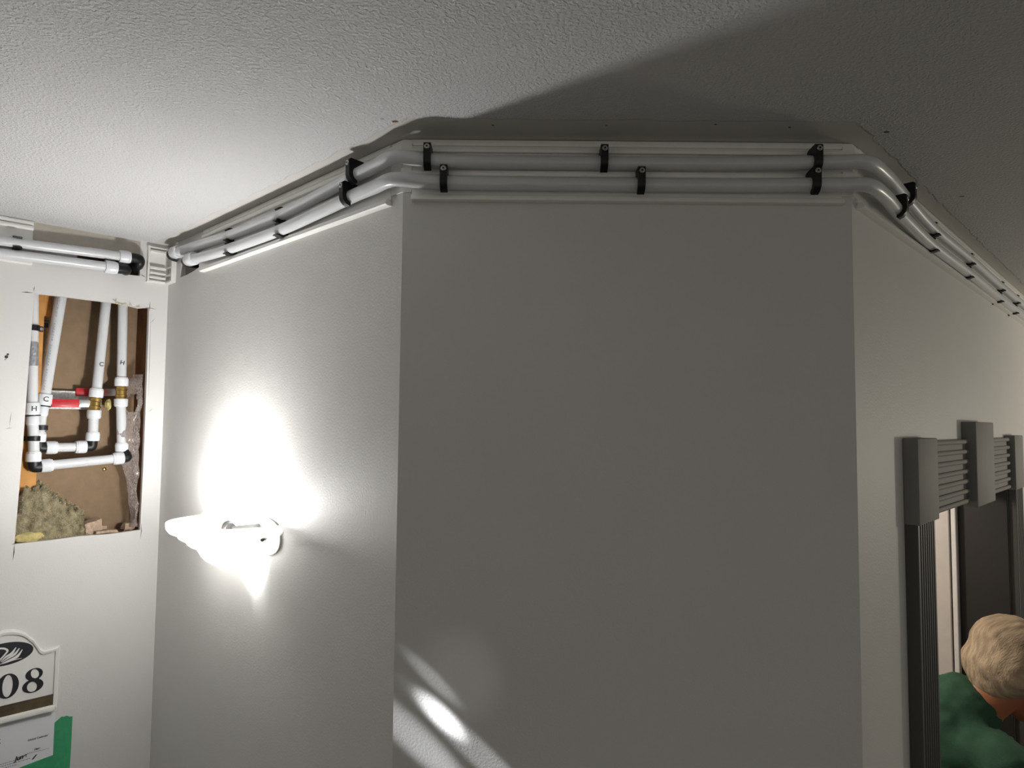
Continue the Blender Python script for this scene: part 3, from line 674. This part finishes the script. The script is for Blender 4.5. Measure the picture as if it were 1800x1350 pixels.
fo = m.build('fibres', FIBRE, wool, 0); fo['kind'] = 'stuff'
lump('yellow_batt', YELLOW, A3(.285, -.019, 1.688), (.030, .009, .012), 'pale yellow insulation batt tucked under the mineral wool', 'insulation', 5, .2, 2, rot=ANG('A'))
def rubble(u, off, z, sx, sy, sz, label, rx=0, rz=0, seed=1):
    b = bmesh.new(); bmesh.ops.create_cube(b, size=1); bmesh.ops.subdivide_edges(b, edges=b.edges[:], cuts=4, use_grid_fill=True)
    for v in b.verts:
        k = 1 + .22 * noise.fractal(v.co * 2.2 + Vector((seed * 3.1, 0, 0)), .8, 2.2, 4); v.co = Vector((v.co.x * sx * k, v.co.y * sy * k, v.co.z * sz * k))
    m = MB(); m.merge(b); o = m.build('rubble_chunk', RUBBLE, None, 30, A3(u, off, z), ANG('A') + rz); o.rotation_euler.y = rx
    return tag(o, label, 'rubble', 'plaster rubble in the access hole')
rubble(.150, -.040, 1.697, .044, .03, .030, 'largest pinkish plaster chunk beside the mineral wool', -.25, .3, 1)
rubble(.120, -.030, 1.684, .05, .03, .007, 'flat pinkish plaster flake between the big chunk and the small crumbs', .03, .1, 2)
rubble(.118, -.055, 1.689, .014, .012, .012, 'small plaster crumb just right of the big chunk', .2, .5, 3)
rubble(.060, -.045, 1.690, .026, .02, .016, 'pinkish plaster piece in the right bottom corner of the access hole', .05, .1, 4)
m = MB()
for _ in range(60):
    u = random.uniform(.06, .30); off = random.uniform(-.012, -.03); r = random.uniform(.0006, .0018); p = A3(u, off, 1.6815 + r * .6) - A3(.18, -.02, 1.68)
    b = bmesh.new(); bmesh.ops.create_icosphere(b, subdivisions=1, radius=r); m.merge(b, Matrix.Translation(p))
o = m.build('plaster_crumbs', RUBBLE, None, 0, A3(.18, -.02, 1.68)); tag(o, 'fine plaster crumbs scattered along the lower cut edge', 'crumbs'); o['kind'] = 'stuff'

# ------------------------------------------------------------------ door number sign, notice, tape
SU = .326; sz0 = 1.283; org = P('A', SU, 0, sz0)
sg = thing('door_sign', 'white door number plaque with a swan emblem and a brass strip', 'sign', org, ANG('A'))
def outline(k):
    # right half, x to the right from the centre; k shrinks inwards
    hw = .110 - k; pts = [(0, .202 - k)]
    for i in range(1, 9): a = i / 8; pts.append((.050 * math.sin(a * 1.25), .202 - k - .026 * (1 - math.cos(a * 1.45)) ))
    x1, z1 = pts[-1]
    for a in (.25, .5, .75, 1.0): pts.append((x1 + (.078 - k * .3 - x1) * a, z1 + (.142 - k - z1) * (a * a * (3 - 2 * a))))
    pts += [(hw - .008, .143 - k), (hw, .145 - k), (hw, 0 + k)]
    left = [(-x, z) for x, z in pts[::-1] if x > 1e-6]
    return pts + left
m = MB(); m.prism_y(outline(0), -.008, 0); m.build('plaque', SIGNW, sg, 30)
m = MB(); o0 = outline(.001); o1 = outline(.0095); n = len(o0)
A_ = [m.bm.verts.new((x, -.0078, z)) for x, z in o0]; B_ = [m.bm.verts.new((x, -.0125, z)) for x, z in outline(.004)]; C_ = [m.bm.verts.new((x, -.0115, z)) for x, z in o1]; D_ = [m.bm.verts.new((x, -.0078, z)) for x, z in outline(.0100)]
for q, w_ in ((A_, B_), (B_, C_), (C_, D_)):
    for i in range(n): m.face([q[i], q[(i + 1) % n], w_[(i + 1) % n], w_[i]])
m.build('moulded_rim', SIGNW, sg, 50)
def ell(cx, cz, a, b, n=48, ph=0): return [(cx + a * math.cos(2 * math.pi * i / n), cz + b * math.sin(2 * math.pi * i / n)) for i in range(n)]
em = MB().prism_y(ell(0, .149, .0560, .0255), -.0086, -.0078).build('emblem_oval', INK, sg, 0)
def stroke(pts, wds, name='swan_stroke'):
    p = catmull([(x, 0, z) for x, z in pts], 6); n = len(p); poly_l = []; poly_r = []
    for i, q in enumerate(p):
        d = (p[min(i + 1, n - 1)] - p[max(i - 1, 0)]).normalized(); f = i / (n - 1) * (len(wds) - 1); a = int(min(f, len(wds) - 2)); w_ = wds[a] + (wds[a + 1] - wds[a]) * (f - a)
        nn = Vector((-d.z, 0, d.x)) * w_ / 2; poly_l.append(q + nn); poly_r.append(q - nn)
    return MB().prism_y([(v.x, v.z) for v in poly_l + poly_r[::-1]], -.0091, -.0085).build(name, SIGNW, em, 0)
stroke([(-.030, .143), (-.022, .160), (-.010, .164), (.000, .162), (.006, .156), (.001, .148), (-.006, .140), (-.012, .131)], [.001, .003, .0036, .004, .004, .0034, .003, .001])
stroke([(-.006, .134), (.004, .143), (.014, .148), (.022, .160)], [.001, .0042, .0058, .002])
stroke([(-.004, .132), (.008, .139), (.020, .145), (.0285, .1565)], [.001, .0038, .0056, .002])
stroke([(-.002, .130), (.010, .134), (.025, .139), (.0345, .1525)], [.001, .0032, .0060, .0016])
stroke([(-.012, .1285), (.004, .1300), (.018, .1325), (.034, .1330)], [.0006, .0022, .0022, .0006])
# digits in a high-contrast serif style
def ring_poly(parent, name, outer, inners):
    return MB().prism_y(outer, -.0088, -.0078, inners).build(name, INK, parent, 0)
ZC = .076; h = .0275
def digit0(cx): ring_poly(sg, 'digit_zero', ell(cx, ZC, .0215, h), [ell(cx, ZC, .0098, h - .0030)])
def digit8(cx):
    up = ell(cx + .0015, ZC + .0140, .0172, .0138, 40); lo = ell(cx, ZC - .0120, .0208, .0155, 40)
    # union outline by polar sweep of each bowl, joined at the waist
    pts = []
    def inside(p, c, a, b): return ((p[0] - c[0]) / a) ** 2 + ((p[1] - c[1]) / b) ** 2 < .999
    U = ((cx + .0015, ZC + .0140), .0172, .0138); Lw = ((cx, ZC - .0120), .0208, .0155)
    right_lo = sorted([p for p in lo if not inside(p, *U) and p[0] >= cx], key=lambda p: p[1]); right_up = sorted([p for p in up if not inside(p, *Lw) and p[0] >= cx + .0015], key=lambda p: p[1])
    left_up = sorted([p for p in up if not inside(p, *Lw) and p[0] < cx + .0015], key=lambda p: -p[1]); left_lo = sorted([p for p in lo if not inside(p, *U) and p[0] < cx], key=lambda p: -p[1])
    def tilt(c, a, b, rot): return [(c[0] + a * math.cos(t) * math.cos(rot) - b * math.sin(t) * math.sin(rot), c[1] + a * math.cos(t) * math.sin(rot) + b * math.sin(t) * math.cos(rot)) for t in [2 * math.pi * i / 28 for i in range(28)]]
    ring_poly(sg, 'digit_eight', right_lo + right_up + left_up + left_lo, [tilt((cx + .0030, ZC + .0150), .0078, .0112, .35), tilt((cx - .0016, ZC - .0140), .0096, .0118, .35)])
digit0(.0095); digit8(.0585)
MB().box(-.100, .1045, -.0100, -.0079, .0085, .0330, .0006, 1).build('brass_strip', mat('dull_brass', (.48, .38, .24), .25, .9, noise_amt=.35, nscale=60), sg, 0)
MB().box(-.100, .1045, -.0106, -.0079, .0332, .0345).build('strip_edge', mat('dark_edge', (.08, .06, .05), .5), sg, 0)
MB().box(-.103, .1045, -.0150, -.0079, -.004, .0080, .002, 2).build('ledge', SIGNW, sg, 30)
# notice
pu = .335; pz0 = 1.155; org = P('A', pu, .0004, pz0)
nt_ = thing('paper_notice', 'white printed notice sheet under the door sign', 'paper', org, ANG('A'))
m = MB(); pts = []
MB().prism_y([(-.12, 0), (.117, .012), (.1178, .115), (-.12, .115)], -.0004, 0).build('sheet', PAPER, nt_, 0)
def ptext(body, size, x, z, bold=0, shear=0, rot=0, parent=nt_, material=INK):
    o = link('print', text_mesh(body, size, bold, shear), material, parent, 0, Vector((x, -.0007, z))); o.rotation_euler.y = rot; return o
ptext('k', .018, .007, .0825, .0007)
ptext('Global Calendar', .0062, .0845, .0665, .00008)
ptext('Date', .0058, .0835, .0415, .0002, .3)
ptext('June', .013, .0515, .0325, .0006, .35, -.1)
MB().prism_y([(.063, .0365), (.108, .0348), (.108, .0352), (.063, .0369)], -.0008, -.0003).build('ruled_line', INK, nt_, 0)
for k, (x, z, wdt) in enumerate([(.025, .0285, .045), (.042, .0235, .06), (.02, .018, .05)]):
    m = MB(); x0 = x - wdt / 2
    while x0 < x + wdt / 2:
        l = random.uniform(.0015, .006); m.prism_y([(x0, z), (x0 + l, z), (x0 + l, z + .0016), (x0, z + .0016)], -.0007, -.0003); x0 += l + .0012
    o = m.build('small_print', mat('grey_print2', (.30, .30, .33), .6), nt_, 0); o['kind'] = 'stuff'
stk = lambda pts: MB().prism_y(pts, -.0008, -.0003).build('pen_tick', INK, nt_, 0)
stk([(.0735, .0205), (.077, .0195), (.0845, .0285), (.082, .029)]); stk([(.006, .012), (.0072, .0115), (.0175, .0205), (.0165, .0205)])
# tape
GT = 'strips of green painter tape'
m = MB(); zig = [(-.0185, .118), (-.006, .1275), (-.003, .1285), (-.001, .1265), (.006, .1275), (.0125, .1235), (.0185, .1225)]
m.prism_y([(.0165, -.06), (.0185, .05)] + zig[::-1] + [(-.0185, .05), (-.0195, -.06)], -.0009, -.00045)
tag(m.build('painter_tape', TAPE, None, 0, P('A', .200, .0004, 1.128), ANG('A')), 'upright strip of green painter tape along the right edge of the notice', 'tape', GT)
m = MB(); m.prism_y([(-.075, -.045), (.080, -.030), (.080, .012), (.02, .006), (-.075, -.008)], -.0014, -.0010)
tag(m.build('painter_tape', TAPE, None, 0, P('A', .297, .0004, 1.160), ANG('A')), 'level strip of green painter tape across the bottom of the notice', 'tape', GT)

# ------------------------------------------------------------------ door surround and door
ds = thing('door_surround', 'grey door surround with square blocks, reeded header and fluted pilasters', 'door surround', P('D', .875, 0, FLOOR), ANG('D'))
def dl(u): return u - .875
Z = lambda z: z - FLOOR
for u0, u1, z0, z1, o_ in [(.260, .408, 1.784, 1.947, .027), (.765, .985, 1.779, 1.983, .031), (1.345, 1.495, 1.784, 1.947, .027)]:
    MB().box(dl(u0), dl(u1), -o_, 0, Z(z0), Z(z1), .0025, 2).build('header_block', TRIMP, ds, 30)
for a, c in [(.4085, .7645), (.9855, 1.3445)]:
    MB().box(dl(a), dl(c), -.008, 0, Z(1.790), Z(1.940)).build('header_board', TRIMP, ds, 0)
    for k in range(7):
        z = 1.794 + k * .0235
        MB().prism_x([(.008, Z(z - .0055)), (.0125, Z(z - .0052)), (.0145, Z(z - .003)), (.0150, Z(z)), (.0145, Z(z + .003)), (.0125, Z(z + .0052)), (.008, Z(z + .0055))], dl(a), dl(c)).build('reed', TRIMP, ds)
def pilaster(u0, u1, name='pilaster'):
    pts = [(dl(u0), 0), (dl(u0), -.0215), (dl(u0) + .0015, -.023)]; nfl = 7; wdt = (u1 - u0 - .016) / nfl
    for k in range(nfl):
        x = dl(u0) + .008 + k * wdt
        pts.append((x + wdt * .14, -.023))
        for a in (.15, .35, .5, .65, .85): pts.append((x + wdt * (.14 + .72 * a), -.023 + .0075 * math.sin(math.pi * a) ** .7))
        pts.append((x + wdt * .86, -.023))
    pts += [(dl(u1) - .0015, -.023), (dl(u1), -.0215), (dl(u1), 0)]
    m = MB(); a = [m.bm.verts.new((x, y, 0.001)) for x, y in pts]; b = [m.bm.verts.new((x, y, Z(1.7838))) for x, y in pts]; n = len(pts)
    for i in range(n): m.face([a[i], a[(i + 1) % n], b[(i + 1) % n], b[i]])
    m.face(a[::-1]); m.face(b); return m.build(name, mat('dark_pilaster', (.075, .072, .068), .45), ds, 35)  # pilasters take a darker tone than the header blocks
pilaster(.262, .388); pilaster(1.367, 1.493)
# jambs, stops and the open door leaf
dr = struct(thing('door_1', 'pale door standing open inside the dark doorway', 'door', P('D', OP1, 0, FLOOR), ANG('D')), 'pale door standing open inside the dark doorway', 'door')
def j(name, u0, u1, i0, i1, z0, z1, material, bev=0): return MB().box(u0 - OP1, u1 - OP1, i0, i1, Z(z0), Z(z1), bev, 1).build(name, material, dr, 0)
j('jamb', OP1 - .012, OP1 - .0002, .0, .128, FLOOR + .002, OPZ - .002, DARKJ); j('jamb', OP0 + .0002, OP0 + .012, .0, .128, FLOOR + .002, OPZ - .002, DARKJ); j('head_jamb', OP0 + .0125, OP1 - .0125, .0, .128, OPZ - .014, OPZ - .002, DARKJ)
j('door_stop', OP1 - .040, OP1 + .03, .1285, .142, FLOOR + .002, OPZ - .002, WHITET, .002)
j('door_leaf', OP1 - .045, OP1 - .008, .146, 1.0, FLOOR + .008, OPZ - .02, DOORP, .002)
h_ = MB(); h_.tube([(-.045, .93, Z(.95)), (-.09, .93, Z(.95)), (-.095, .88, Z(.95)), (-.095, .82, Z(.95))], .008, 10); h_.build('door_handle', STEEL, dr)

# ------------------------------------------------------------------ the person in the doorway
def capsules(caps, extra=None):
    m = MB()
    for (a, ra, b, rb) in caps:
        a = Vector(a); b = Vector(b); d = b - a; L = max(d.length, 1e-4); T = d / L
        pts, rads = [], []
        for k in range(7): t = math.pi / 2 * k / 6; pts.append(a - T * ra * math.cos(t)); rads.append(max(ra * math.sin(t), .0008))
        for k in range(1, 6): pts.append(a + d * k / 6); rads.append(ra + (rb - ra) * k / 6)
        for k in range(7): t = math.pi / 2 * k / 6; pts.append(b + T * rb * math.sin(t)); rads.append(max(rb * math.cos(t), .0008))
        # robust frames along a straight axis
        m.tube_raw(a, T, [((p - a).dot(T), r) for p, r in zip(pts, rads)], 18)
    return m
def remeshed(m, name, material, parent, voxel, base, smooth_it=6, disp=None):
    o = m.build(name, material, parent, 0, base if parent is None else None)
    r = o.modifiers.new('Remesh', 'REMESH'); r.mode = 'VOXEL'; r.voxel_size = voxel; r.use_smooth_shade = True
    q = o.modifiers.new('Smooth', 'SMOOTH'); q.iterations = smooth_it; q.factor = .5
    if disp:
        tx = bpy.data.textures.new(name + '_folds', 'CLOUDS'); tx.noise_scale = disp[1]; tx.noise_depth = 2
        dm = o.modifiers.new('Displace', 'DISPLACE'); dm.texture = tx; dm.strength = disp[0]; dm.mid_level = .5; dm.texture_coords = 'LOCAL'
    return o
PB = Vector((.90, 1.93, FLOOR))
def V(x, y, z): return Vector((x, y, z)) - PB
Hc = V(1.352, 1.792, 1.345); F = Vector((.93, .06, -.36)).normalized(); R = F.cross(Vector((0, 0, 1))).normalized(); Uh = R.cross(F)
def hd(f, r, u): return Hc + F * f + R * r + Uh * u
neck0 = V(1.235, 1.825, 1.228); neck1 = hd(-.035, 0, -.055)
shR = V(1.205, 1.655, 1.165); shL = V(1.19, 1.99, 1.165); elR = V(1.36, 1.63, .93); elL = V(1.38, 2.0, .95); wrR = V(1.57, 1.72, .99); wrL = V(1.60, 1.93, 1.0)
chest = V(1.10, 1.845, 1.10); belly = V(.98, 1.88, .96); pel = V(.90, 1.91, .84)
hipR = V(.91, 1.81, .80); hipL = V(.90, 2.01, .80); knR = V(.98, 1.79, .40); knL = V(.98, 2.03, .40); anR = V(.90, 1.80, .0); anL = V(.90, 2.02, .0)
body = [(hd(-.025, 0, .025), .088, hd(.02, 0, .02), .082), (hd(.03, 0, -.02), .070, hd(.045, 0, -.075), .045), (hd(.098, 0, -.03), .014, hd(.112, 0, -.042), .012),
        (hd(-.01, .080, -.005), .020, hd(-.012, .084, -.03), .014), (hd(-.01, -.080, -.005), .020, hd(-.012, -.084, -.03), .014), (hd(.085, 0, -.075), .012, hd(.088, .015, -.077), .010),
        (neck0, .060, neck1, .056), (neck0, .075, chest, .12), (shR, .055, shL, .055), (chest, .13, belly, .125), (belly, .125, pel, .13), (hipR, .095, hipL, .095),
        (shR, .052, elR, .040), (elR, .039, wrR, .028), (shL, .052, elL, .040), (elL, .039, wrL, .028), (hipR, .085, knR, .055), (knR, .055, anR, .038), (hipL, .085, knL, .055), (knL, .055, anL, .038),
        (anR, .036, anR + Vector((.15, 0, -.035)), .030), (anL, .036, anL + Vector((.15, 0, -.035)), .030)]
for wr, el, sd in ((wrR, elR, -1), (wrL, elL, 1)):
    d = (wr - el).normalized(); side = d.cross(Vector((0, 0, 1))).normalized(); pal = wr + d * .085
    body.append((wr, .026, pal, .026)); body.append((wr + d * .03 + side * .018, .016, pal + side * .026, .014)); body.append((wr + d * .03 - side * .018, .016, pal - side * .026, .014))
    for k, L in enumerate((.070, .080, .074, .058)):
        s_ = (k - 1.5) * .020; a = pal + side * s_; b_ = a + d * L * .55 + Vector((0, 0, -.012)); body.append((a, .0105, b_, .0095)); body.append((b_, .0095, b_ + d * L * .3 + Vector((0, 0, -.03)), .0085))
    a = wr + d * .03 + side * .025 * sd; b_ = a + d * .035 + side * .035 * sd; body.append((a, .014, b_, .0115)); body.append((b_, .0115, b_ + d * .035 + Vector((0, 0, -.008)), .0095))
person = remeshed(capsules(body), 'person', SKIN, None, .0075, PB, 3)
tag(person, 'person with sandy hair in a green shirt bending forward in the doorway', 'person')
sh = [(neck0 + Vector((-.022, 0, .002)), .090, chest, .150), (shR, .070, shL, .070), (chest, .148, belly, .145), (belly, .145, pel + Vector((0, 0, .02)), .150), (shR, .068, lerp(shR, elR, .75), .062), (shL, .068, lerp(shL, elL, .75), .062)]
remeshed(capsules(sh), 'shirt', SHIRT, person, .011, PB, 4, (.026, .05))
tr = [(hipR, .115, hipL, .115), (hipR, .10, knR, .072), (knR, .072, lerp(knR, anR, .9), .062), (hipL, .10, knL, .072), (knL, .072, lerp(knL, anL, .9), .062)]
remeshed(capsules(tr), 'trousers', TROUS, person, .014, PB, 4)
sho = lambda a: [(a + Vector((-.02, 0, -.03)), .042, a + Vector((.17, 0, -.038)), .036)]
remeshed(capsules(sho(anR)), 'shoe', BLACK, person, .008, PB, 3); remeshed(capsules(sho(anL)), 'shoe', BLACK, person, .008, PB, 3)
hr = [(hd(-.045, 0, .040), .089, hd(.015, 0, .045), .078), (hd(-.055, .018, -.005), .078, hd(-.05, -.018, -.005), .078), (hd(-.060, .0, -.040), .058, hd(-.05, 0, -.045), .055), (hd(-.03, .045, .02), .055, hd(-.03, -.045, .02), .055), (hd(-.03, .055, -.02), .036, hd(-.035, -.055, -.02), .036)]
remeshed(capsules(hr), 'hair', HAIRM, person, .007, PB, 6, (.012, .05))

for sd in (-1, 1):      # eyes and brows
    MB().sphere(hd(.0905, sd * .031, -.008), .011, 14, (1, 1, 1), 10).build('eye', mat('eye_white', (.75, .72, .68), .3), person)
    MB().sphere(hd(.0990, sd * .031, -.008), .0048, 10, (1, 1, 1), 8).build('iris', mat('dark_iris', (.05, .035, .03), .2), person)
    MB().tube([hd(.094, sd * .016, .012), hd(.097, sd * .030, .016), hd(.086, sd * .046, .012)], [.003, .004, .002], 8).build('eyebrow', HAIRM, person)
MB().tube([hd(.086, -.022, -.083), hd(.0965, 0, -.081), hd(.086, .022, -.083)], [.003, .0055, .003], 8).build('lips', mat('lips', (.36, .10, .07), .5), person)
